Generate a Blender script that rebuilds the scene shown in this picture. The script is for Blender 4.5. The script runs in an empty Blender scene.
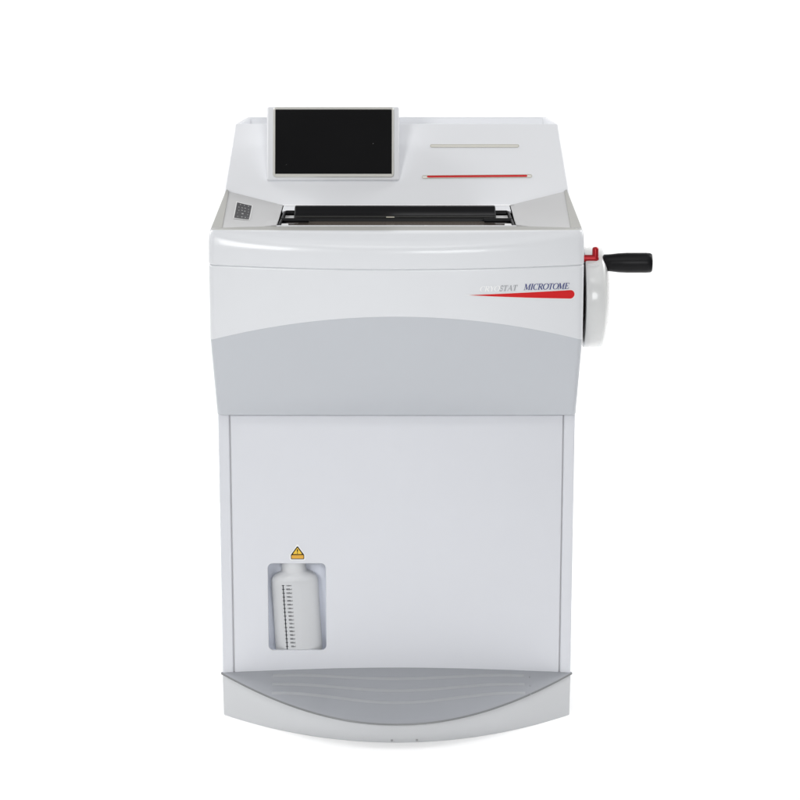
import bpy, bmesh, math, random
from mathutils import Vector, Matrix
random.seed(4)
PI = math.pi
scene = bpy.context.scene
COL = scene.collection

# ------------------------------------------------------------------ materials
def mat(name, color, rough=0.4, spec=0.5, metal=0.0, coat=0.0, peel=0.0, vary=0.0, trans=0.0, sss=0.0):
    m = bpy.data.materials.new(name); m.use_nodes = True
    nt = m.node_tree; b = nt.nodes['Principled BSDF']
    b.inputs['Base Color'].default_value = (*color, 1)
    b.inputs['Roughness'].default_value = rough
    b.inputs['Specular IOR Level'].default_value = spec
    b.inputs['Metallic'].default_value = metal
    b.inputs['Coat Weight'].default_value = coat
    b.inputs['Coat Roughness'].default_value = 0.06
    if sss:
        b.inputs['Subsurface Weight'].default_value = sss
        b.inputs['Subsurface Radius'].default_value = (0.02, 0.02, 0.02)
        b.inputs['Subsurface Scale'].default_value = 0.5
    tc = nt.nodes.new('ShaderNodeTexCoord')
    if vary:
        n = nt.nodes.new('ShaderNodeTexNoise'); n.inputs['Scale'].default_value = 7.0
        n.inputs['Detail'].default_value = 5.0
        nt.links.new(tc.outputs['Object'], n.inputs['Vector'])
        mx = nt.nodes.new('ShaderNodeMix'); mx.data_type = 'RGBA'
        mx.inputs['A'].default_value = (*[c * (1 - vary) for c in color], 1)
        mx.inputs['B'].default_value = (*[min(1, c * (1 + vary)) for c in color], 1)
        nt.links.new(n.outputs['Fac'], mx.inputs['Factor'])
        nt.links.new(mx.outputs['Result'], b.inputs['Base Color'])
        mr = nt.nodes.new('ShaderNodeMapRange')
        mr.inputs['To Min'].default_value = rough * 0.93
        mr.inputs['To Max'].default_value = rough * 1.07
        nt.links.new(n.outputs['Fac'], mr.inputs['Value'])
        nt.links.new(mr.outputs['Result'], b.inputs['Roughness'])
    if peel:
        n2 = nt.nodes.new('ShaderNodeTexNoise'); n2.inputs['Scale'].default_value = 420.0
        n2.inputs['Detail'].default_value = 2.0
        nt.links.new(tc.outputs['Object'], n2.inputs['Vector'])
        bp = nt.nodes.new('ShaderNodeBump'); bp.inputs['Strength'].default_value = peel
        bp.inputs['Distance'].default_value = 0.0006
        nt.links.new(n2.outputs['Fac'], bp.inputs['Height'])
        nt.links.new(bp.outputs['Normal'], b.inputs['Normal'])
    return m

M = {
 'backdrop': mat('white_seamless_paper', (0.93, 0.93, 0.93), 0.9, 0.1),
 'gloss':  mat('white_gloss_plastic', (0.705, 0.718, 0.742), 0.28, 0.5, coat=0.2, peel=0.04, vary=0.012),
 'paint':  mat('white_powder_coat', (0.65, 0.662, 0.70), 0.38, 0.4, peel=0.10, vary=0.015),
 'skirt':  mat('pale_grey_plastic', (0.515, 0.535, 0.568), 0.34, 0.4, peel=0.06, vary=0.015),
 'console':mat('white_satin_plastic', (0.79, 0.80, 0.825), 0.34, 0.4, peel=0.05, vary=0.012),
 'deck':   mat('shade_toned_deck_plastic', (0.535, 0.535, 0.537), 0.36, 0.35, peel=0.05, vary=0.02),  # shade on the deck panels is put into this grey
 'rim':    mat('shade_toned_rim_plastic', (0.385, 0.383, 0.362), 0.36, 0.35, peel=0.05, vary=0.02),  # warm grey darkens the rim in place of shade
 'base':   mat('pale_grey_powder_coat', (0.56, 0.57, 0.585), 0.42, 0.4, peel=0.10, vary=0.02),
 'plate':  mat('grey_moulded_plate', (0.298, 0.308, 0.330), 0.20, 0.5, peel=0.03, vary=0.03),
 'rib':    mat('grey_moulded_rib', (0.332, 0.341, 0.358), 0.35, 0.4),
 'plateedge': mat('grey_plate_edge', (0.20, 0.205, 0.21), 0.25, 0.3),
 'bezel':  mat('silver_bezel', (0.66, 0.65, 0.61), 0.30, 0.5, metal=0.35),
 'screen': mat('black_glass', (0.0072, 0.0072, 0.0078), 0.14, 0.20, vary=.25),
 'black':  mat('black_plastic', (0.008, 0.008, 0.009), 0.34, 0.16, vary=0.1),
 'blackrail': mat('black_anodised_rail', (0.020, 0.020, 0.019), 0.30, 0.35, metal=0.3),
 'glass':  mat('dark_tinted_window', (0.10, 0.084, 0.070), 0.22, 0.3),
 'dark':   mat('dark_chamber', (0.02, 0.018, 0.016), 0.6, 0.2),
 'gap':    mat('dark_gap', (0.55, 0.55, 0.56), 0.7, 0.1),
 'red':    mat('red_enamel', (0.60, 0.008, 0.010), 0.30, 0.4),
 'redm':   mat('red_anodised_metal', (0.42, 0.006, 0.012), 0.28, 0.5, metal=0.4),
 'white':  mat('white_print', (0.80, 0.80, 0.80), 0.4, 0.3),
 'blue':   mat('blue_print', (0.045, 0.055, 0.20), 0.4, 0.3),
 'silver': mat('silver_print', (0.90, 0.90, 0.90), 0.30, 0.5),
 'greyp':  mat('grey_print', (0.36, 0.37, 0.39), 0.35, 0.5, metal=0.2),
 'cream':  mat('cream_rim', (0.50, 0.48, 0.40), 0.4, 0.3),
 'creamw': mat('cream_white', (0.80, 0.79, 0.74), 0.4, 0.3),
 'yellow': mat('yellow_print', (0.80, 0.52, 0.06), 0.5, 0.2),
 'amber':  mat('amber_print', (0.70, 0.38, 0.06), 0.5, 0.2),
 'ink':    mat('black_ink', (0.012, 0.012, 0.012), 0.5, 0.2),
 'inkg':   mat('scale_ink', (0.02, 0.022, 0.028), 0.5, 0.2),
 'bottle': mat('milky_plastic', (0.61, 0.62, 0.635), 0.30, 0.35, vary=0.02, sss=0.25),
 'niche':  mat('pale_lining', (0.82, 0.85, 0.93), 0.45, 0.3),
 'wheel':  mat('white_enamel_wheel', (0.78, 0.785, 0.775), 0.22, 0.5, coat=0.3, vary=0.01),
 'steel':  mat('grey_steel', (0.35, 0.35, 0.36), 0.35, 0.5, metal=0.8),
 'key':    mat('pale_key_print', (0.48, 0.48, 0.48), 0.5, 0.2),
 'keyback':mat('charcoal_keypad', (0.014, 0.014, 0.016), 0.4, 0.3),
}

# ------------------------------------------------------------------ mesh helpers
class MB:
    def __init__(s): s.v = []; s.f = []; s.mi = []
    def add(s, vs, fs, mi=0):
        o = len(s.v); s.v += [tuple(v) for v in vs]
        for f in fs: s.f.append(tuple(o + i for i in f)); s.mi.append(mi)
        return s
    def box(s, x0, x1, y0, y1, z0, z1, mi=0):
        return s.add([(x0,y0,z0),(x1,y0,z0),(x1,y1,z0),(x0,y1,z0),(x0,y0,z1),(x1,y0,z1),(x1,y1,z1),(x0,y1,z1)],
                     [(0,3,2,1),(4,5,6,7),(0,1,5,4),(1,2,6,5),(2,3,7,6),(3,0,4,7)], mi)
    def loft(s, rings, closed=False, cap0=False, cap1=False, mi=0):
        n = len(rings[0]); vs = [p for r in rings for p in r]; fs = []
        for k in range(len(rings) - 1):
            for i in range(n if closed else n - 1):
                j = (i + 1) % n
                fs.append((k*n+i, k*n+j, (k+1)*n+j, (k+1)*n+i))
        if cap0: fs.append(tuple(range(n - 1, -1, -1)))
        if cap1: fs.append(tuple((len(rings)-1)*n + i for i in range(n)))
        return s.add(vs, fs, mi)
    def lathe(s, prof, axis='z', center=(0,0,0), n=48, cap=True, mi=0):
        rings = []
        for r, h in prof:
            ring = []
            for k in range(n):
                a = 2*PI*k/n; c, q = r*math.cos(a), r*math.sin(a)
                p = (c, q, h) if axis == 'z' else (h, c, q)
                ring.append((center[0]+p[0], center[1]+p[1], center[2]+p[2]))
            rings.append(ring)
        return s.loft(rings, True, cap, cap, mi)
    def tube(s, pts, r, n=16, mi=0):
        rings = []
        P = [Vector(p) for p in pts]
        up = Vector((0.31, 0.17, 0.93))
        for i, p in enumerate(P):
            t = (P[min(i+1, len(P)-1)] - P[max(i-1, 0)]).normalized()
            a = t.cross(up).normalized(); b = t.cross(a)
            rr = r[i] if isinstance(r, (list, tuple)) else r
            rings.append([p + rr*(math.cos(2*PI*k/n)*a + math.sin(2*PI*k/n)*b) for k in range(n)])
        return s.loft(rings, True, True, True, mi)
    def build(s, name, m, parent=None, bevel=0.0, seg=3, angle=35, smooth=True, mats=None):
        me = bpy.data.meshes.new(name)
        me.from_pydata(s.v, [], s.f)
        for k in (mats or [m]): me.materials.append(M[k])
        for p, i in zip(me.polygons, s.mi): p.material_index = i
        bm = bmesh.new(); bm.from_mesh(me)
        bmesh.ops.remove_doubles(bm, verts=bm.verts, dist=1e-6)
        bmesh.ops.recalc_face_normals(bm, faces=bm.faces)
        bm.to_mesh(me); bm.free()
        if smooth:
            me.shade_smooth()
            me.set_sharp_from_angle(angle=math.radians(angle))
        o = bpy.data.objects.new(name, me); COL.objects.link(o)
        if parent: o.parent = parent
        if bevel:
            b = o.modifiers.new('bevel', 'BEVEL'); b.width = bevel; b.segments = seg
            b.limit_method = 'ANGLE'; b.angle_limit = math.radians(30); b.harden_normals = True
        return o

def empty(name, loc, parent=None):
    o = bpy.data.objects.new(name, None); COL.objects.link(o); o.location = loc
    o.empty_display_size = 0.05
    if parent: o.parent = parent
    return o

def rounded_rect(x0, x1, z0, z1, r, n=8):
    pts = []
    for cx, cz, a0 in ((x1-r, z1-r, 0), (x0+r, z1-r, 90), (x0+r, z0+r, 180), (x1-r, z0+r, 270)):
        for k in range(n + 1):
            a = math.radians(a0 + 90*k/n); pts.append((cx + r*math.cos(a), cz + r*math.sin(a)))
    return pts

# ------------------------------------------------------------------ setting
fl = MB(); prof = []
for k in range(13):
    a = math.radians(90*k/12); prof.append((3.0 + 1.2*math.sin(a), 1.2*(1-math.cos(a))))
prof = [(-5.5, 0.0)] + prof + [(4.2, 4.6)]
fl.loft([[(-5.0, y, z), (5.0, y, z)] for y, z in prof])
bk = fl.build('studio_backdrop', 'backdrop')
bk['kind'] = 'structure'; bk['label'] = 'seamless white studio backdrop sweeping from floor to wall behind the machine'; bk['category'] = 'backdrop'

# ------------------------------------------------------------------ the machine
Z0 = 0.016
root = empty('cryostat_microtome', (0, 0, Z0))
root['label'] = 'white floor standing cryostat microtome with screen, grey skirt and side handwheel'
root['category'] = 'laboratory machine'

# --- cabinet: one hollow shell with front pillars and the lined niche
cb = MB()
XS = 0.3285
cb.box(-XS, -0.3078, 0.0, 0.42, 0.045, 0.60)                 # side posts
cb.box(0.3081, XS, 0.0, 0.42, 0.045, 0.60)
cb.box(-0.3085, 0.3085, 0.40, 0.42, 0.045, 0.60)
cb.box(-0.3085, 0.3085, 0.022, 0.40, 0.50, 0.60)
cabinet = cb.build('cabinet', 'paint', root, bevel=0.003)
for sx in (-1, 1):
    g = MB(); g.box(min(sx*.3085,sx*.3050), max(sx*.3085,sx*.3050), 0.0045, 0.03, 0.06, 0.577); g.build('door_seal', 'gap', cabinet)

# --- door with the rounded window
dr = MB(); X0, X1, ZB, ZT = -0.3058, 0.3062, 0.060, 0.5715
c = 0.0018; e = 0.0022
hx0, hx1, hz0, hz1, hr = -0.2415, -0.1315, 0.1126, 0.2860, 0.0105
I0, I1, J0, J1 = X0+e, X1-e, ZB+e, ZT-e
outer = [(X0,ZB),(X1,ZB),(X1,ZT),(X0,ZT)]; inner = [(I0,J0),(I1,J0),(I1,J1),(I0,J1)]
dr.loft([[(x,0.02,z) for x,z in outer],[(x,c,z) for x,z in outer],[(x,c*0.3,z) for x,z in [(X0+e*.3,ZB+e*.3),(X1-e*.3,ZB+e*.3),(X1-e*.3,ZT-e*.3),(X0+e*.3,ZT-e*.3)]],[(x,0,z) for x,z in inner]], closed=True)
def q(x0,x1,z0,z1): dr.add([(x0,0,z0),(x1,0,z0),(x1,0,z1),(x0,0,z1)],[(0,1,2,3)])
q(I0,hx0,J0,J1); q(hx1,I1,J0,J1); q(hx0,hx1,J0,hz0); q(hx0,hx1,hz1,J1)
rr = rounded_rect(hx0,hx1,hz0,hz1,hr)
n = 9
for k,(cx,cz) in enumerate(((hx1,hz1),(hx0,hz1),(hx0,hz0),(hx1,hz0))):
    arc = rr[k*n:(k+1)*n]
    for a,b in zip(arc,arc[1:]): dr.add([(cx,0,cz),(a[0],0,a[1]),(b[0],0,b[1])],[(0,1,2)])
def grow(d): return rounded_rect(hx0-d,hx1+d,hz0-d,hz1+d,hr+d)
dr.loft([[(x,0.0,z) for x,z in rr],[(x,0.0008,z) for x,z in grow(-0.0008)],[(x,0.006,z) for x,z in grow(-0.0008)]],closed=True)
door = dr.build('door', 'paint', root, angle=25)
nc = MB()
nc.loft([[(x,0.0062,z) for x,z in rounded_rect(hx0-.004,hx1+.006,hz0-.0090,hz1+.05,.012)],[(x,0.034,z) for x,z in rounded_rect(hx0-.004,hx1+.006,hz0-.0090,hz1+.05,.012)]],closed=True,cap1=True)
nc.build('niche_lining','niche',door)

# warning label above the window
wl = MB()
lx, lz = -0.1848, 0.2938
def poly(mb, pts, y, mi): mb.add([(x,y,z) for x,z in pts],[tuple(range(len(pts)))],mi)
def rounded_poly(pts, r, n=4):
    out=[]; m=len(pts)
    for i in range(m):
        p=Vector(pts[i]); a=(Vector(pts[i-1])-p).normalized(); b=(Vector(pts[(i+1)%m])-p).normalized()
        h=a.angle(b)/2; d=r/math.tan(h); c0=p+(a+b).normalized()*(r/math.sin(h)); s0=p+a*d; e0=p+b*d
        v0=s0-c0; v1=e0-c0; 
        for k in range(n+1):
            v=v0.lerp(v1,k/n).normalized()*r; out.append(tuple(c0+v))
    return out
def house(g): # outline: box below, triangle above, grown by g
    return [(lx-.0125-g,lz-g),(lx+.0125+g,lz-g),(lx+.0125+g,lz+.0085),(lx,lz+.0262+g*1.9),(lx-.0125-g,lz+.0085)]
poly(wl, rounded_poly(house(.0022),.0022), -0.0004, 0)
poly(wl, rounded_poly(house(0),.0016), -0.0007, 1)
poly(wl, rounded_poly([(lx-.0112,lz+.0014),(lx+.0112,lz+.0014),(lx+.0112,lz+.0082),(lx-.0112,lz+.0082)],.0014), -0.0010, 3)
poly(wl, rounded_poly([(lx-.0088,lz+.0102),(lx+.0088,lz+.0102),(lx,lz+.0229)],.0008), -0.0010, 2)
poly(wl, [(lx-.0006,lz+.0137),(lx+.0006,lz+.0137),(lx+.0013,lz+.0195),(lx-.0013,lz+.0195)], -0.0013, 1)
poly(wl, [(lx-.0009,lz+.0112),(lx+.0009,lz+.0112),(lx+.0009,lz+.0128),(lx-.0009,lz+.0128)], -0.0013, 1)
wlo = wl.build('warning_sticker', None, door, mats=['white','ink','yellow','amber'], smooth=False)
wlo['label'] = 'small yellow triangular warning sticker with black border'

# --- hood: upper cover and lower panel as lofted rings
NXF = 49
def outline(xs, ys, bulge, xb, z, yb=0.42, cr=0.010, lift=None, inset=0.0):
    xs -= inset; ys += inset; xb -= inset
    yf = lambda x: ys - bulge*(1-(x/xs)**2)
    pts = []
    yc = ys + cr
    side = [yb, .36, .30, .25, .212, .16, .10, .05, 0.0, yc+.004]
    for y in side:
        t = (y-yc)/(yb-yc); pts.append((-(xs+(xb-xs)*t), y))
    for k in range(1, 8):
        a = math.radians(90*k/8); x = -(xs-cr) - cr*math.cos(a)
        pts.append((x, yf(max(-xs,x)) + cr - cr*math.sin(a)))
    for k in range(NXF):
        x = -(xs-cr) + 2*(xs-cr)*k/(NXF-1); pts.append((x, yf(x)))
    L = len(pts) - NXF
    right = [(-x, y) for x, y in pts[:L]][::-1]
    pts += right
    zf = z if callable(z) else (lambda x, y: z)
    return [(x, y, zf(x, y) + (lift(x, y) if lift else 0)) for x, y in pts]

def rise(y): return 0.0275*min(1.0, max(0.0, (y+.06)/.272))
XH, YS, BU, XB = 0.3342, -0.080, 0.045, 0.317
ZP = 0.8672                                               # parting line
rings = []
zl = lambda z: (lambda x, y: rise(y)*max(0,(z-ZP)/(0.9287-ZP)))
rings.append(outline(XH, YS, BU, XB, ZP+.0006, inset=.0030))
rings.append(outline(XH, YS, BU, XB, ZP+.0009, inset=.0006))
rings.append(outline(XH, YS, BU, XB, ZP+.0020))
rings.append(outline(XH, YS, BU, XB, ZP+.0035))
rings.append(outline(XH, YS, BU, XB, .886, lift=zl(.886)))
NA = 12
for k in range(NA+1):
    a = math.radians(90*k/NA)
    s = math.cos(a); z = .894 + .0347*math.sin(a)
    rings.append(outline(.3305+(XH-.3305)*s, -.069-.011*s, .004+.041*s, .3135+(XB-.3135)*s, z, lift=zl(z), cr=.010+.002*s))
hood_top = rings[-1]
h = MB(); h.loft(rings)
hood = h.build('hood', 'gloss', root, angle=50)

zarc = lambda x, y: .7305 + .0525*(1-min(1,abs(x)/XH)**2)
pr = []
pr.append(outline(XH, YS, BU, XB, ZP+.0040, inset=.0034))
pr.append(outline(XH, YS, BU, XB, ZP-.0006, inset=.0015))
pr.append(outline(XH, YS, BU, XB, ZP-.0009, inset=.0006))
pr.append(outline(XH, YS, BU, XB, ZP-.0020))
pr.append(outline(XH, YS, BU, XB, ZP-.0035))
top = outline(XH, YS, BU, XB, ZP-.0035); bot = outline(XH, YS, BU, XB, zarc)
for t in (.33, .66, 1.0):
    pr.append([tuple(a[i]*(1-t)+b[i]*t for i in range(3)) for a, b in zip(top, bot)])
p = MB(); p.loft(pr); panel = p.build('front_panel', 'gloss', hood, angle=50)

def zb(v): return v
sk = MB()
s_top = outline(XH, YS, BU, XB, zarc, inset=.0004)
s_bot = outline(.3290, -.014, .0015, .317, .5762)
s_bot2 = outline(.3290, -.014, .0015, .317, .5750, inset=.0012)
mid = []
for t in (0, .01, .25, .5, .75, 1.0):
    mid.append([tuple(a[i]*(1-t)+b[i]*t for i in range(3)) for a, b in zip(s_top, s_bot)])
sk.loft(mid + [s_bot2])
nb = len(s_bot2)
sk.add(s_bot2, [tuple(range(nb))])
skirt = sk.build('skirt', 'skirt', root, angle=40)
skirt['label'] = 'pale grey tapering skirt with an arched upper edge'

# --- deck: rim and two tilted side panels, both greyed for shade, sunken window opening
OPF, OPR = -0.030, 0.180                                    # opening front and rear
def deck_inner(sx):
    return [(sx*.3115, -.050, .9292), (sx*.3165, .207, .9545), (sx*.2140, .1955, .9305), (sx*.2150, OPF, .9283)]
rm = MB()
nt_ = len(hood_top)
half = [i for i in range(nt_)]
# rim strips down the two sides (from hood top edge to panel edge)
for sx in (-1, 1):
    pts = [p for p in hood_top if p[0]*sx > 0.31 and p[1] < .215]
    pts.sort(key=lambda p: p[1])
    fo, ro, ri, fi = deck_inner(sx)
    A = []; B = []; Cc = []
    side = [p for p in pts if p[1] > -.060]
    for p_ in side:
        t = min(1, max(0, (p_[1]+.050)/(.257)))
        qx = fo[0]+(ro[0]-fo[0])*t; qy = fo[1]+(ro[1]-fo[1])*t; qz = fo[2]+(ro[2]-fo[2])*t
        A.append(p_); B.append((qx, qy, qz+.0006)); Cc.append((qx-sx*.0012, qy, qz-.0022))
    rm.loft([A, B, Cc])
# rim strip along the front
front = [p for p in hood_top if p[1] <= -.056]
F2 = []; F3 = []
for x, y, z in front:
    t = max(-1, min(1, x/.3115)); xx = x if abs(x) < .3115 else math.copysign(.3115, x)
    zz = .9287 + (.0008 if abs(xx) < .2150 else .0008)
    F2.append((xx, OPF-.004 if abs(xx) < .22 else OPF-.004-.016*min(1,(abs(xx)-.22)/.09), zz))
    F3.append((xx, F2[-1][1]+.0035, zz-.0014))
rm.loft([front, F2, F3])
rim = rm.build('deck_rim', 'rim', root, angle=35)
rim['label'] = 'rim round the top deck, its shade coloured in as warm grey'

side_panels = {}
for sx in (-1, 1):
    dk = MB()
    fo, ro, ri, fi = [Vector(v) for v in deck_inner(sx)]
    d = Vector((0, 0, -.0012))
    N = 10; R = []
    for i in range(N+1):
        v = i/N; row = []
        for j in range(N+1):
            u = j/N
            pnt = (fo*(1-u)+fi*u)*(1-v) + (ro*(1-u)+ri*u)*v
            sag = -.004*math.sin(PI*u)*math.sin(PI*v)          # slightly dished
            row.append(tuple(pnt + d + Vector((0, 0, sag))))
        R.append(row)
    dk.loft(R)
    # step into the opening
    dk.add([fi+d, ri+d, ri+Vector((0,0,-.06)), fi+Vector((0,0,-.06))], [(0,1,2,3)])
    # the small wedge beside the opening, raised to stand for a triangular shade
    x0 = sx*.2150; x1 = sx*.2420
    dk.add([(x0,-.028,.9290),(x1,-.028,.9275),(sx*.2330,.030,.9288),(x0,.030,.9296),(x0,-.028,.9312),(x0,.030,.9300)],
           [(0,1,4),(1,2,5,4),(2,3,5)])
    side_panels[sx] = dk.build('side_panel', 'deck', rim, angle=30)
# pale lip along the front of the opening
lp = MB(); lp.box(-.2150,.2150,-.0345,-.0290,.9255,.9303)
lp.build('window_lip', 'gloss', rim, bevel=.0012)

# keypad sticker on the left panel
kp = MB()
fo, ro, ri, fi = [Vector(v) for v in deck_inner(-1)]
def onpanel(u, v, up):
    p_ = (fo*(1-u)+fi*u)*(1-v)+(ro*(1-u)+ri*u)*v
    nrm = ((fi-fo).cross(ro-fo)).normalized()
    if nrm.z < 0: nrm = -nrm
    return p_ + Vector((0,0,-.0012-.004*math.sin(PI*max(0,min(1,u)))*math.sin(PI*max(0,min(1,v))))) + nrm*up
u0,u1,v0,v1 = .185,.455,.31,.755
def kquad(a0,a1,b0,b1,up,mi): 
    N=4; R=[]
    for i in range(N+1):
        R.append([onpanel(a0+(a1-a0)*j/N, b0+(b1-b0)*i/N, up) for j in range(N+1)])
    kp.loft(R, mi=mi)
kquad(u0-.018,u1+.018,v0-.02,v1+.02,.0007,1)
kquad(u0,u1,v0,v1,.0012,0)
marks = [(.22,.10,.07,.05),(.5,.10,.10,.07),(.74,.10,.10,.07),(.92,.12,.06,.05),
         (.16,.32,.05,.05),(.5,.34,.16,.09),(.85,.32,.07,.06),
         (.22,.52,.07,.07),(.42,.56,.12,.06),(.62,.54,.10,.07),(.86,.52,.06,.07),
         (.18,.72,.07,.06),(.40,.72,.12,.05),(.60,.74,.14,.05),(.84,.70,.06,.06),
         (.25,.90,.10,.05),(.52,.90,.08,.05),(.80,.90,.10,.05)]
for a,b,w,hh in marks:
    w *= .75; hh *= .72
    kquad(u0+(u1-u0)*(a-w/2),u0+(u1-u0)*(a+w/2),v0+(v1-v0)*(b-hh/2),v0+(v1-v0)*(b+hh/2),.0016,2)
kpo = kp.build('keypad', None, side_panels[-1], mats=['keyback','white','key'], smooth=False)
kpo['label'] = 'small charcoal keypad with rows of pale symbols'

# --- chamber under the window
ch = MB()
ch.add([(-.2150,OPF-.001,.926),(.2150,OPF-.001,.926),(.2140,.1955,.9285),(-.2140,.1955,.9285),
        (-.2150,OPF-.001,.80),(.2150,OPF-.001,.80),(.2140,.1955,.80),(-.2140,.1955,.80)],
       [(4,5,6,7),(0,1,5,4),(1,2,6,5),(2,3,7,6),(3,0,4,7)])
chamber = ch.build('chamber', 'dark', root, smooth=False)
# sliding window: tinted pane, frame, lid bar
wn = MB(); wn.add([(-.205,-.026,.9180),(.205,-.026,.9180),(.200,.10,.9190),(-.200,.10,.9190),(-.205,-.026,.9150),(.205,-.026,.9150),(.200,.10,.9160),(-.200,.10,.9160)],
   [(0,1,2,3),(4,7,6,5),(0,4,5,1),(1,5,6,2),(2,6,7,3),(3,7,4,0)])
window = wn.build('sliding_window','glass',root,smooth=False)
for sx in (-1, 1):
    fr = MB()
    fr.tube([(sx*.2125,-.022,.9245),(sx*.2095,.06,.9255),(sx*.2075,.125,.9270),(sx*.2040,.130,.9278),(sx*.17,.130,.9278)],.0024)
    fr.tube([(sx*.2110,.055,.9245),(sx*.16,.055,.9245)],.0042)
    fr.box(min(sx*.212,sx*.196),max(sx*.212,sx*.196),-.027,.004,.9165,.9205)
    fr.build('window_bracket','black',window)
    st = MB(); st.box(min(sx*.2085,sx*.196),max(sx*.2085,sx*.196),.006,.022,.9200,.9245)
    st.build('stop_block','white',window,bevel=.0008)
    st = MB(); st.box(min(sx*.206,sx*.180),max(sx*.206,sx*.180),.068,.126,.9190,.9215)
    st.build('slide_plate','white',window,bevel=.0008)
    st = MB(); st.box(min(sx*.2125,sx*.150),max(sx*.2125,sx*.150),.1335,.1945,.9240,.9285)
    st.build('rear_shelf','console',window,bevel=.0008)
ld = MB()
# lid bar: a raised rounded black section
sec = [(.140,.915),(.132,.9385),(.126,.9405),(.116,.9400),(.108,.9335),(.100,.9300),(.085,.9290),(.078,.9245),(.076,.915)]
rl = []
for x, sc in ((-.1885,.90),(-.1870,1),(.1815,1),(.1830,.90)):
    rl.append([(x, .108+(y-.108)*sc, .915+(z-.915)*sc) for y,z in sec])
ld.loft(rl, closed=True, cap0=True, cap1=True)
lid = ld.build('lid_bar','black',window,angle=25,bevel=.0010,seg=2)
gr = MB()
gr.tube([(-.186,.0805,.9262),(.181,.0805,.9262)],.0026)
gr.build('grip_rail','blackrail',lid)
tg = MB(); tg.box(-.019,-.004,.0772,.0779,.9256,.9276); 
tg.build('maker_plate','cream',lid)

# --- console: sloping face, open tray on top
def sl(y): return .929+(y-.195)*(1.0655-.929)/.125
foot = [(-.3262,.2125,sl(.2125)-.0),(-.2160,.1955,sl(.1955)),(.2160,.1955,sl(.1955)),(.3262,.2125,sl(.2125))]
TY, TZ = .320, 1.0655
cs = MB()
sn = Vector((0,-.737,.675))
# face as a grid so the foot follows the panels
cols = []
xs_ = [-.3262,-.290,-.2160,-.12,0,.12,.2160,.290,.3262]
def footy(x):
    a = abs(x); return .1955 if a <= .216 else .1955+(a-.216)/(.3262-.216)*.017
def topx(x): return x*.3095/.3262
NR = 10
for x in xs_:
    y0 = footy(x); col = []
    for k in range(NR+1):
        t = k/NR; y = y0+(TY-y0)*t
        tt = (y-.2125)/(TY-.2125)
        xx = x+(topx(x)-x)*max(0,tt)
        col.append((xx, y, sl(y)))
    cols.append(col)
cs.loft(cols)
# sides, back, tray
L = cols[0]; Rr = cols[-1]
BY = .400; bxT = .292; bxB = .300
for sx, colm in ((-1, L), (1, Rr)):
    sd = [(sx*(bxB+(bxT-bxB)*k/NR), BY, .90+(TZ+.004-.90)*k/NR) for k in range(NR+1)]
    cs.loft([colm, sd])
    cs.add([colm[0], sd[0], (sx*.318,.2125,.90)], [(0,1,2)])
tray_o = [(-.3095,TY,TZ),(.3095,TY,TZ),(bxT,BY,TZ+.004),(-bxT,BY,TZ+.004)]
tray_i = [(-.3020,TY+.0055,TZ),(.3020,TY+.0055,TZ),(bxT-.007,BY-.008,TZ+.004),(-bxT+.007,BY-.008,TZ+.004)]
tray_b = [(-.3000,TY+.012,TZ-.022),(.3000,TY+.012,TZ-.022),(bxT-.009,BY-.010,TZ-.022),(-bxT+.009,BY-.010,TZ-.022)]
cs.loft([tray_o,tray_i,tray_b], closed=True, cap1=True)
cs.add([(-bxB,BY,.90),(bxB,BY,.90),(bxT,BY,TZ+.004),(-bxT,BY,TZ+.004)],[(0,1,2,3)])
console = cs.build('console','console',root,bevel=.0045,seg=4)

# slots in the sloping face
U = Vector((0,.125,TZ-.929)).normalized()
def onslope(x, s, up): return Vector((x,.195,.929)) + U*s + sn*up
def s_of_y(y): return (y-.195)/U.y
def capsule(mb, x0, x1, s0, s1, r, lo, hi, mi, n=10, inset=0.0):
    top = []
    for k in range(n+1):
        a = PI/2 - PI*k/n; top.append((x1-r+r*math.cos(a), s1+r*math.sin(a)))
    for k in range(n+1):
        a = -PI/2 - PI*k/n; top.append((x0+r+r*math.cos(a), s0+r*math.sin(a)))
    mb.loft([[onslope(x,s,lo) for x,s in top],[onslope(x,s,hi) for x,s in top]], closed=True, cap1=True, mi=mi)
def ring_capsule(mb, x0, x1, s0, s1, r, w, lo, hi, mi, n=10):
    def out(r_):
        d = r - r_; t = []
        for k in range(n+1):
            a = PI/2 - PI*k/n; t.append((x1-r+r_*math.cos(a), s1+r_*math.sin(a)))
        for k in range(n+1):
            a = -PI/2 - PI*k/n; t.append((x0+r+r_*math.cos(a), s0+r_*math.sin(a)))
        return t
    o, i = out(r), out(r-w)
    mb.loft([[onslope(x,s,lo) for x,s in o],[onslope(x,s,hi) for x,s in o],[onslope(x,s,hi) for x,s in i],[onslope(x,s,lo) for x,s in i]], closed=True, mi=mi)
sA = s_of_y(.2858); sB = s_of_y(.2379)
m1 = MB(); ring_capsule(m1,.0640,.2335,sA,sA,.0030,.0009,-.001,.0010,0)
capsule(m1,.0640,.2335,sA,sA,.0022,-.001,.0004,1)
m1.build('slot',None,console,mats=['cream','creamw'])['label']='narrow cream slot, the upper of the two'
m2 = MB(); ring_capsule(m2,.0480,.2565,sB-.0002,sB+.0022,.0036,.0007,-.001,.0010,0)
capsule(m2,.0480,.2565,sB-.0002,sB+.0022,.0030,-.001,.0004,1)
capsule(m2,.0575,.2475,sB+.0004,sB+.0022,.0020,0,.0012,2)
m2.build('slot',None,console,mats=['cream','creamw','red'])['label']='narrow slot with a red strip, the lower of the two'

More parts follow.
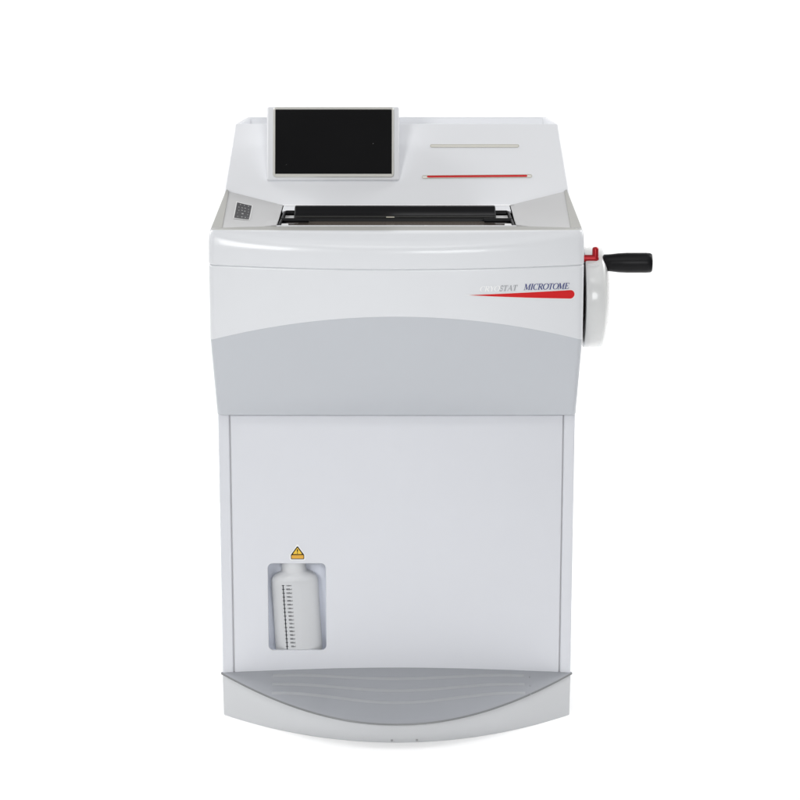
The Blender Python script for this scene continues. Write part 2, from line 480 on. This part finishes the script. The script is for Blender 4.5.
# --- monitor
mb0 = Vector((-.1205,.2275,.9712)); mt0 = Vector((-.1205,.272,1.1050))
mU = (mt0-mb0).normalized(); mN = Vector((0,-mU.z,mU.y)); mH = (mt0-mb0).length
def onmon(x, s, up): return mb0 + Vector((x,0,0)) + mU*s + mN*up
def mbox(mb, x0,x1,s0,s1,d0,d1,mi=0,tx=0.0):
    mb.add([onmon(x0,s0,d0),onmon(x1,s0,d0),onmon(x1,s1,d0),onmon(x0,s1,d0),onmon(x0+tx,s0+tx,d1),onmon(x1-tx,s0+tx,d1),onmon(x1-tx,s1-tx,d1),onmon(x0+tx,s1-tx,d1)],
           [(0,3,2,1),(4,5,6,7),(0,1,5,4),(1,2,6,5),(2,3,7,6),(3,0,4,7)],mi)
mo = MB(); mbox(mo,-.1250,.1250,0,mH,-.040,0)
monitor = mo.build('monitor','console',root,bevel=.0035,seg=4)
fx0,fx1,fs0,fs1 = -.1132,.1155,.0050+.0005,mH-.0015
bz = MB()
def mring(g, up, r): return [onmon(x,s,up) for x,s in rounded_rect(fx0+g,fx1-g,fs0+g,fs1-g,max(.001,r-g),6)]
bz.loft([mring(0,-.001,.006),mring(0,.0016,.006),mring(.0012,.0026,.006),mring(.0036,.0026,.006),mring(.0046,.0008,.006)],closed=True)
bezel = bz.build('screen_bezel','bezel',monitor)
sc_ = MB(); sc_.add([onmon(x,s,.0012) for x,s in [(fx0+.0044,fs0+.0066),(fx1-.0044,fs0+.0066),(fx1-.0044,fs1-.0044),(fx0+.0044,fs1-.0044)]],[(0,1,2,3)])
sc_.add([onmon(x,s,.0009) for x,s in [(fx0+.003,fs0+.003),(fx1-.003,fs0+.003),(fx1-.003,fs1-.003),(fx0+.003,fs1-.003)]],[(0,1,2,3)],1)
for px_, ps_, sz in ((.0760,.0700,.00042),(-.0880,.0300,.00022)):
    sc_.add([onmon(px_+sz*math.cos(PI*k/4),ps_+sz*math.sin(PI*k/4),.0014) for k in range(8)],[tuple(range(8))],2)       # dust on the glass
screen = sc_.build('screen',None,monitor,smooth=False,mats=['screen','bezel','key'])

# --- base and foot plate
def base_ring(yc, z, x, ys=0.0):
    out = []
    for k in range(41):
        u = -1+2*k/40; out.append((x*u, ys+(yc-ys)*(1-u*u), z))
    return out
def platez(x, y): return .0695 - .30*max(0,-y) + .0105*math.cos(PI*x/.66)*max(.25,1+y/.19)
bs = MB()
b0 = base_ring(-.1385,-.016,.3262); b1 = base_ring(-.1400,-.0145,.3275)
b2 = [(x,y-.0003*0,platez(x,y)-.004) for x,y,z in base_ring(-.1450,0,.3285)]
bs.loft([b0,b1,b2])
bs.add([b0[0],b1[0],b2[0],(-.3285,.42,.065),(-.3262,.42,-.016)],[(0,1,2,3,4)])
bs.add([b0[-1],b1[-1],b2[-1],(.3285,.42,.065),(.3262,.42,-.016)],[(0,1,2,3,4)])
bs.add([(-.3262,.42,-.016),(.3262,.42,-.016),(.3285,.42,.065),(-.3285,.42,.065)],[(0,1,2,3)])
base = bs.build('base','base',root,angle=40)
pl = MB()
NV = 12
def prow(yc, dz, x, y_end):
    return [[(x*(-1+2*k/40), y_end+( (yc-y_end)*(1-(-1+2*k/40)**2))*v/NV*1.0 - (1-v/NV)*0, 0) for k in range(41)] for v in range(NV+1)]
def arcy(u): return .001-.1530*(1-u*u)
PX = .3312
grid = []
for v in range(NV+1):
    row = []
    for k in range(41):
        u = -1+2*k/40; y = .003+(arcy(u)-.003)*v/NV; x = PX*u
        row.append((x,y,platez(x,y)))
    grid.append(row)
pl.loft(grid)
edge = grid[-1]
pl.loft([edge,[(x*1.001,y-.0012,z-.0012) for x,y,z in edge],[(x*1.001,y-.0012,z-.0034) for x,y,z in edge],[(x*.995,y+.004,z-.0050) for x,y,z in edge]],mi=1)
plate = pl.build('foot_plate',None,base,angle=50,mats=['plate','plateedge'])
plate['label'] = 'darker grey sloping foot plate with wavy raised ribs'
def ribline(x0,x1,f,w,n=60):
    mb = MB(); R=[]
    for k in range(n+1):
        x = x0+(x1-x0)*k/n; y = f(x)
        sec=[]
        for a,hh in ((-1,0.0001),(-.6,.0007),(0,.0009),(.6,.0007),(1,.0001)):
            yy=y+a*w/2; sec.append((x,yy,platez(x,yy)+hh))
        R.append(sec)
    mb.loft(R); return mb
for y0, amp in ((-.030,.018),(-.055,.026),(-.080,.034)):
    f = lambda x, y0=y0, amp=amp: y0+.0145 - amp*(0.5+0.5*math.cos(PI*max(-1,min(1,x/.235))))*.9
    ribline(-.233,.240,f,.0075).build('rib','rib',plate)
for (x,y) in ((.250,-.0195),(.250,-.044),(.250,-.069)):
    MB().lathe([(.0012,0),(.0012,.0008),(.0004,.0012)],'z',(x,y,platez(x,y)),12).build('rivet','steel',plate)
for x in (-.0085,.0375):
    u = x/.327; yb_ = -.1402*(1-u*u)
    s_ = MB(); s_.tube([(x,yb_+.001,-.0110),(x,yb_-.0010,-.0110)],.0022,12); s_.build('screw','steel',base)

# --- handwheel on the right side
WY, WZ, WR = .120, .7680, .0935
whe = empty('handwheel',(0,0,0),root)
w = MB()
prof = [(.030,.3475),(WR-.004,.3475),(WR-.001,.3483),(WR,.3505),(WR+.0002,.3600),(WR-.0003,.3770),(WR-.0018,.3815),(WR-.0050,.3845),(WR-.012,.3875),(WR-.040,.3935),(.012,.3955),(.001,.3956)]
w.lathe(prof,'x',(0,WY,WZ),96)
wheel = w.build('wheel','wheel',whe,angle=40)
hb = MB(); hb.lathe([(.05,.322),(.05,.349)],'x',(0,WY,WZ),48); hb.build('hub','dark',whe)
sh = MB(); sh.lathe([(WR-.010,.3385),(WR-.008,.3400),(WR-.008,.3435)],'x',(0,WY,WZ),64); sh.build('shield','dark',whe)
hy, hz = .085, .8400
hd = MB(); hd.lathe([(.004,.370),(.0120,.3800),(.0155,.3835),(.0160,.395),(.0178,.4100),(.0186,.425),(.0186,.4600),(.0180,.4685),(.0160,.4715),(.010,.4722),(.001,.4723)],'x',(0,hy,hz),48)
handle = hd.build('handle','black',whe,angle=50); handle['label']='black rounded crank handle'
lv = MB()
lv.tube([(.330,.075,.8500),(.366,.075,.8500)],.0068)
lv.tube([(.366,.075,.8500),(.3685,.075,.8500),(.3720,.075,.8505)],[.0068,.0066,.004])
lv.tube([(.3660,.075,.8440),(.3660,.075,.8680),(.3660,.075,.8705),(.3660,.075,.8715)],[.0058,.0058,.0045,.002])
lever = lv.build('lock_lever','redm',whe,angle=45); lever['label']='red angled locking lever'
nt2 = MB(); nt2.box(.350,.3715,.058,.075,.8330,.8425); nt2.build('lever_catch','white',whe,bevel=.001)

# --- emblem on the front panel
def yfront(x): return YS-BU*(1-(x/XH)**2)
def on(x, z, up=.0004): return (x, yfront(x)-up, z)
emb = MB()
def swoosh(g, up, mi):
    N = 60; R = []
    x0, x1 = .1284-g*6, .3174+g
    r = .0078+g
    for k in range(N+1):
        x = x0+(x1-x0)*math.sin(PI/2*k/N)
        cx = .3174-.0078
        zc_ = .8206-(x-.1284)/(cx-.1284)*.0050
        zc_ = zc_ if x < cx else .8156
        hh = (r)*(max(0,(x-x0)/(cx-x0)))**0.92 if x < cx else math.sqrt(max(0,r*r-(x-cx)**2))
        if mi==1 and k==N: hh=0
        R.append([on(x,zc_-hh,up),on(x,zc_,up),on(x,zc_+hh,up)])
    emb.loft(R,mi=mi)
swoosh(.0016,.0004,0); swoosh(0,.0007,1)
emo = emb.build('emblem_swoosh',None,panel,mats=['white','red'])
emo['label'] = 'tapering red swoosh with a white outline'

# italic serif letters: strokes as (points, width), unit cap height
T, H = .17, .055
def arc(cx, cy, rx, ry, a0, a1, n=14): return [(cx+rx*math.cos(math.radians(a0+(a1-a0)*k/n)), cy+ry*math.sin(math.radians(a0+(a1-a0)*k/n))) for k in range(n+1)]
def serif(x, y, w=.16): return ([(x-w,y),(x+w,y)], H)
LET = {
 'M': (1.05, [([(.14,0),(.14,1)],H),([(.17,1),(.50,.06)],T),([(.50,.06),(.84,1)],H),([(.86,0),(.86,1)],T),serif(.14,.02),serif(.86,.02,.18),([(.0,.98),(.2,.98)],H),([(.82,.98),(1.02,.98)],H)]),
 'I': (.42, [([(.2,0),(.2,1)],T),serif(.2,.02),serif(.2,.98)]),
 'C': (.78, [(arc(.45,.5,.38,.49,50,310),'C'),([(.70,.66),(.72,.98)],H)]),
 'R': (.84, [([(.2,0),(.2,1)],T),serif(.2,.02),([(.04,.98),(.40,.98)],H),(arc(.40,.75,.26,.23,90,-90),'B'),([(.2,.52),(.40,.52)],H),([(.40,.52),(.74,.02)],T),([(.66,.02),(.86,.02)],H)]),
 'O': (.88, [(arc(.46,.5,.40,.49,0,360,24),'O')]),
 'T': (.76, [([(.38,0),(.38,1)],T),serif(.38,.02),([(.04,.97),(.72,.97)],H*1.2),([(.06,.97),(.04,.72)],H),([(.70,.97),(.72,.72)],H)]),
 'E': (.76, [([(.2,0),(.2,1)],T),([(.04,.98),(.66,.98)],H),([(.04,.02),(.70,.02)],H),([(.2,.51),(.5,.51)],H),([(.65,.98),(.67,.76)],H),([(.69,.02),(.73,.28)],H),([(.5,.40),(.5,.62)],H)]),
 'Y': (.78, [([(.40,0),(.40,.48)],T),([(.40,.46),(.10,.98)],T),([(.40,.46),(.70,.98)],H),serif(.40,.02),serif(.10,.98,.13),serif(.70,.98,.1)]),
 'S': (.60, [(arc(.30,.745,.20,.235,40,270,12)+arc(.30,.265,.23,.245,90,-150,12)[1:],'S'),([(.47,.74),(.49,.98)],H),([(.08,.02),(.06,.28)],H)]),
 'A': (.86, [([(.08,0),(.46,1)],H),([(.42,1),(.72,0)],T),([(.2,.34),(.62,.34)],H),serif(.08,.02,.11),serif(.74,.02,.15)]),
}
cnt = [0]
def letter(mb, ch, ox, oz, s, xscale, mi, slope, up0):
    wd, strokes = LET[ch]
    for pts, wdt in strokes:
        cnt[0] += 1
        up = up0 + (cnt[0] % 12)*.00002
        L_, R_ = [], []
        for i, pt in enumerate(pts):
            a = Vector(pts[max(0,i-1)]); b = Vector(pts[min(len(pts)-1,i+1)])
            if pts[0]==pts[-1] or (len(pts)>20 and i in (0,len(pts)-1) and wdt=='O'):
                a = Vector(pts[i-1 if i>0 else -2]); b = Vector(pts[i+1 if i<len(pts)-1 else 1])
            t = (b-a).normalized(); nn = Vector((-t.y,t.x))
            if isinstance(wdt,str):
                wv = H+(T-H)*abs(t.y)**1.5 if wdt!='S' else H+(T-H)*abs(t.x)**2*.8
            else: wv = wdt
            for lst, sg in ((L_,1),(R_,-1)):
                v = Vector(pt)+nn*wv/2*sg
                x = ox+(v.x*xscale+v.y*.24)*s; z = oz+v.y*s+(x-ox)*slope
                lst.append(on(x,z,up))
        mb.loft([L_,R_],mi=mi)
    return wd*s*xscale
def text(mb, word, x0, x1, z0, z1, s, mis):
    tot = sum(LET[c_][0] for c_ in word); xsx = (x1-x0-.2*s)/(tot*s)
    x = x0
    for c_, mi in zip(word, mis):
        z = z0+(z1-z0)*(x-x0)/(x1-x0)
        x += letter(mb,c_,x,z,s,xsx,mi,(z1-z0)/(x1-x0),.0006)
lt = MB()
text(lt,'CRYOSTAT',.1470,.2150,.8264,.8268,.0097,[0,0,0,0,1,1,1,1])
lt.build('lettering',None,panel,mats=['silver','greyp'],smooth=False)['label']='faint silver italic word CRYOSTAT'
l2 = MB()
text(l2,'MICROTOME',.2255,.3085,.8272,.8258,.0107,[0]*9)
l2.build('lettering','blue',panel,smooth=False)['label']='blue italic word MICROTOME'

# ------------------------------------------------------------------ the bottle in the niche
bt = empty('bottle',(-.1842,.0215,Z0+.1030))
bt['label'] = 'milky white plastic bottle with a printed measuring scale inside the door window'
bt['category'] = 'bottle'
b = MB(); R0 = .0445
prof = [(.001,0),(.037,0),(.0430,.002),(R0,.006),(R0,.139),(.0440,.1455),(.0415,.1515),(.0350,.1570),(.0270,.1605),(.0238,.1630),(.0228,.166),(.0228,.196)]
b.lathe(prof,'z',(0,0,0),64,cap=False)
b.v = [(x, y*(.40+.38*max(0,min(1,(z-.139)/.026))), z) for x,y,z in b.v]          # oval body, round neck
body = b.build('body','bottle',bt,angle=60)
cp = MB(); cp.lathe([(.0246,.1900),(.0252,.1910),(.0252,.208),(.0240,.2100),(.001,.2103)],'z',(0,0,0),48); cp.v = [(x,y*.76,z) for x,y,z in cp.v]; cp.build('cap','white',bt)
scm = MB()
def oncyl(a, z, up): return ((R0+up)*math.sin(a), -(R0*.40+up)*math.cos(a), z)
a0 = -.50
def cyl_quad(s0,s1,z0,z1,up,mi=0):
    N=3; scm.loft([[oncyl(a0+(s0+(s1-s0)*k/N)/R0,z0,up) for k in range(N+1)],[oncyl(a0+(s0+(s1-s0)*k/N)/R0,z1,up) for k in range(N+1)]],mi=mi)
cyl_quad(-.0010,.0010,.002,.1395,.0002)
SEG = {'0':'abcdef','1':'bc','2':'abged','3':'abgcd','4':'fgbc','5':'afgcd','6':'afgedc','7':'abc','8':'abcdefg','9':'abcdfg'}
def digit(ch, s, z, w, h_):
    t = w*.34
    Q = {'a':(0,w,h_-t,h_),'d':(0,w,0,t),'g':(0,w,h_/2-t/2,h_/2+t/2),'b':(w-t,w,h_/2,h_),'c':(w-t,w,0,h_/2),'f':(0,t,h_/2,h_),'e':(0,t,0,h_/2)}
    for i,k in enumerate(SEG[ch]):
        x0_,x1_,z0_,z1_ = Q[k]; cyl_quad(s+x0_,s+x1_,z+z0_,z+z1_,.0002+.00002*i)
step = .00755
for k in range(17):
    z = .1385-k*step
    cyl_quad(-.0026,.0028,z-.00062,z+.00062,.0004)
    txt = str(1700-100*k)
    s = .0052 + (4-len(txt))*.0021
    for c_ in txt: digit(c_,s,z-.0015,.0016,.0030); s += .0021
    # ml
    for q0,q1,r0,r1 in ((0,.0004,0,.0019),(.0009,.0013,0,.0019),(.0018,.0022,0,.0019),(0,.0022,.0016,.0020),(.0029,.0033,0,.0030)):
        cyl_quad(s+q0,s+q1,z-.0015+r0,z-.0015+r1,.00030 if r1!=.0020 else .00034)
scm.build('scale','inkg',bt,smooth=False)
bt.rotation_euler = (0, math.radians(-3.0), 0); bt.scale = (1, 1, 1)

# ------------------------------------------------------------------ lamps
def area(name, loc, target, sx, sy, power, color=(1,1,1), spread=180):
    l = bpy.data.lights.new(name,'AREA'); l.shape='RECTANGLE'; l.size=sx; l.size_y=sy; l.energy=power; l.color=color; l.spread=math.radians(spread)
    o = bpy.data.objects.new(name,l); COL.objects.link(o); o.location=loc
    o.rotation_euler = (Vector(target)-Vector(loc)).to_track_quat('-Z','Y').to_euler()
    return o
area('softbox', (-2.1,-3.9,2.3), (0,0,.6), 1.1, 1.5, 60, (1,1,.99))
area('softbox', (1.0,-5.4,2.2), (0,0,.6), 1.4, 1.5, 56, (.98,.99,1))
area('overhead_softbox', (0,-1.3,3.5), (0,0,.4), 3.0, 2.4, 20)
area('added_floor_fill', (0,-1.5,2.5), (0,-.62,0), 1.6, .7, 2.3, spread=55)  # added out of frame to whiten the floor, narrow to miss the console
for sx in (-1, 1):
    area('added_floor_side_fill', (sx*1.9,.3,1.5), (sx*.95,.5,0), .7, 1.2, 2.5, spread=80)  # added pair, only there to whiten the floor at the sides
    area('added_backdrop_fill', (sx*2.6,1.4,3.2), (sx*.6,3.2,0.6), 1.2, 1.2, 72)  # added to burn the backdrop wall out to white
    area('added_backdrop_fill', (sx*2.2,1.2,1.4), (sx*.7,1.4,0), 1.2, .6, 14)  # added low pair, whitens the backdrop floor beside the machine

world = bpy.data.worlds.new('World'); scene.world = world; world.use_nodes = True
bg = world.node_tree.nodes['Background']
bg.inputs['Color'].default_value = (1,1,1,1); bg.inputs['Strength'].default_value = 0.20

# ------------------------------------------------------------------ camera
D, th = 4.5, math.radians(14)
cam = bpy.data.cameras.new('camera'); co = bpy.data.objects.new('camera',cam); COL.objects.link(co)
co.location = (.0064, -D*math.cos(th), .60+Z0+D*math.sin(th))
co.rotation_euler = (math.radians(90)-th, 0, 0)
cam.sensor_width = 36; cam.lens = 36*2450/800; cam.clip_end = 100; cam.clip_start = .05
scene.camera = co
scene.view_settings.view_transform = 'Standard'; scene.view_settings.look = 'None'
scene.view_settings.exposure = 0.0; scene.view_settings.gamma = 1.0
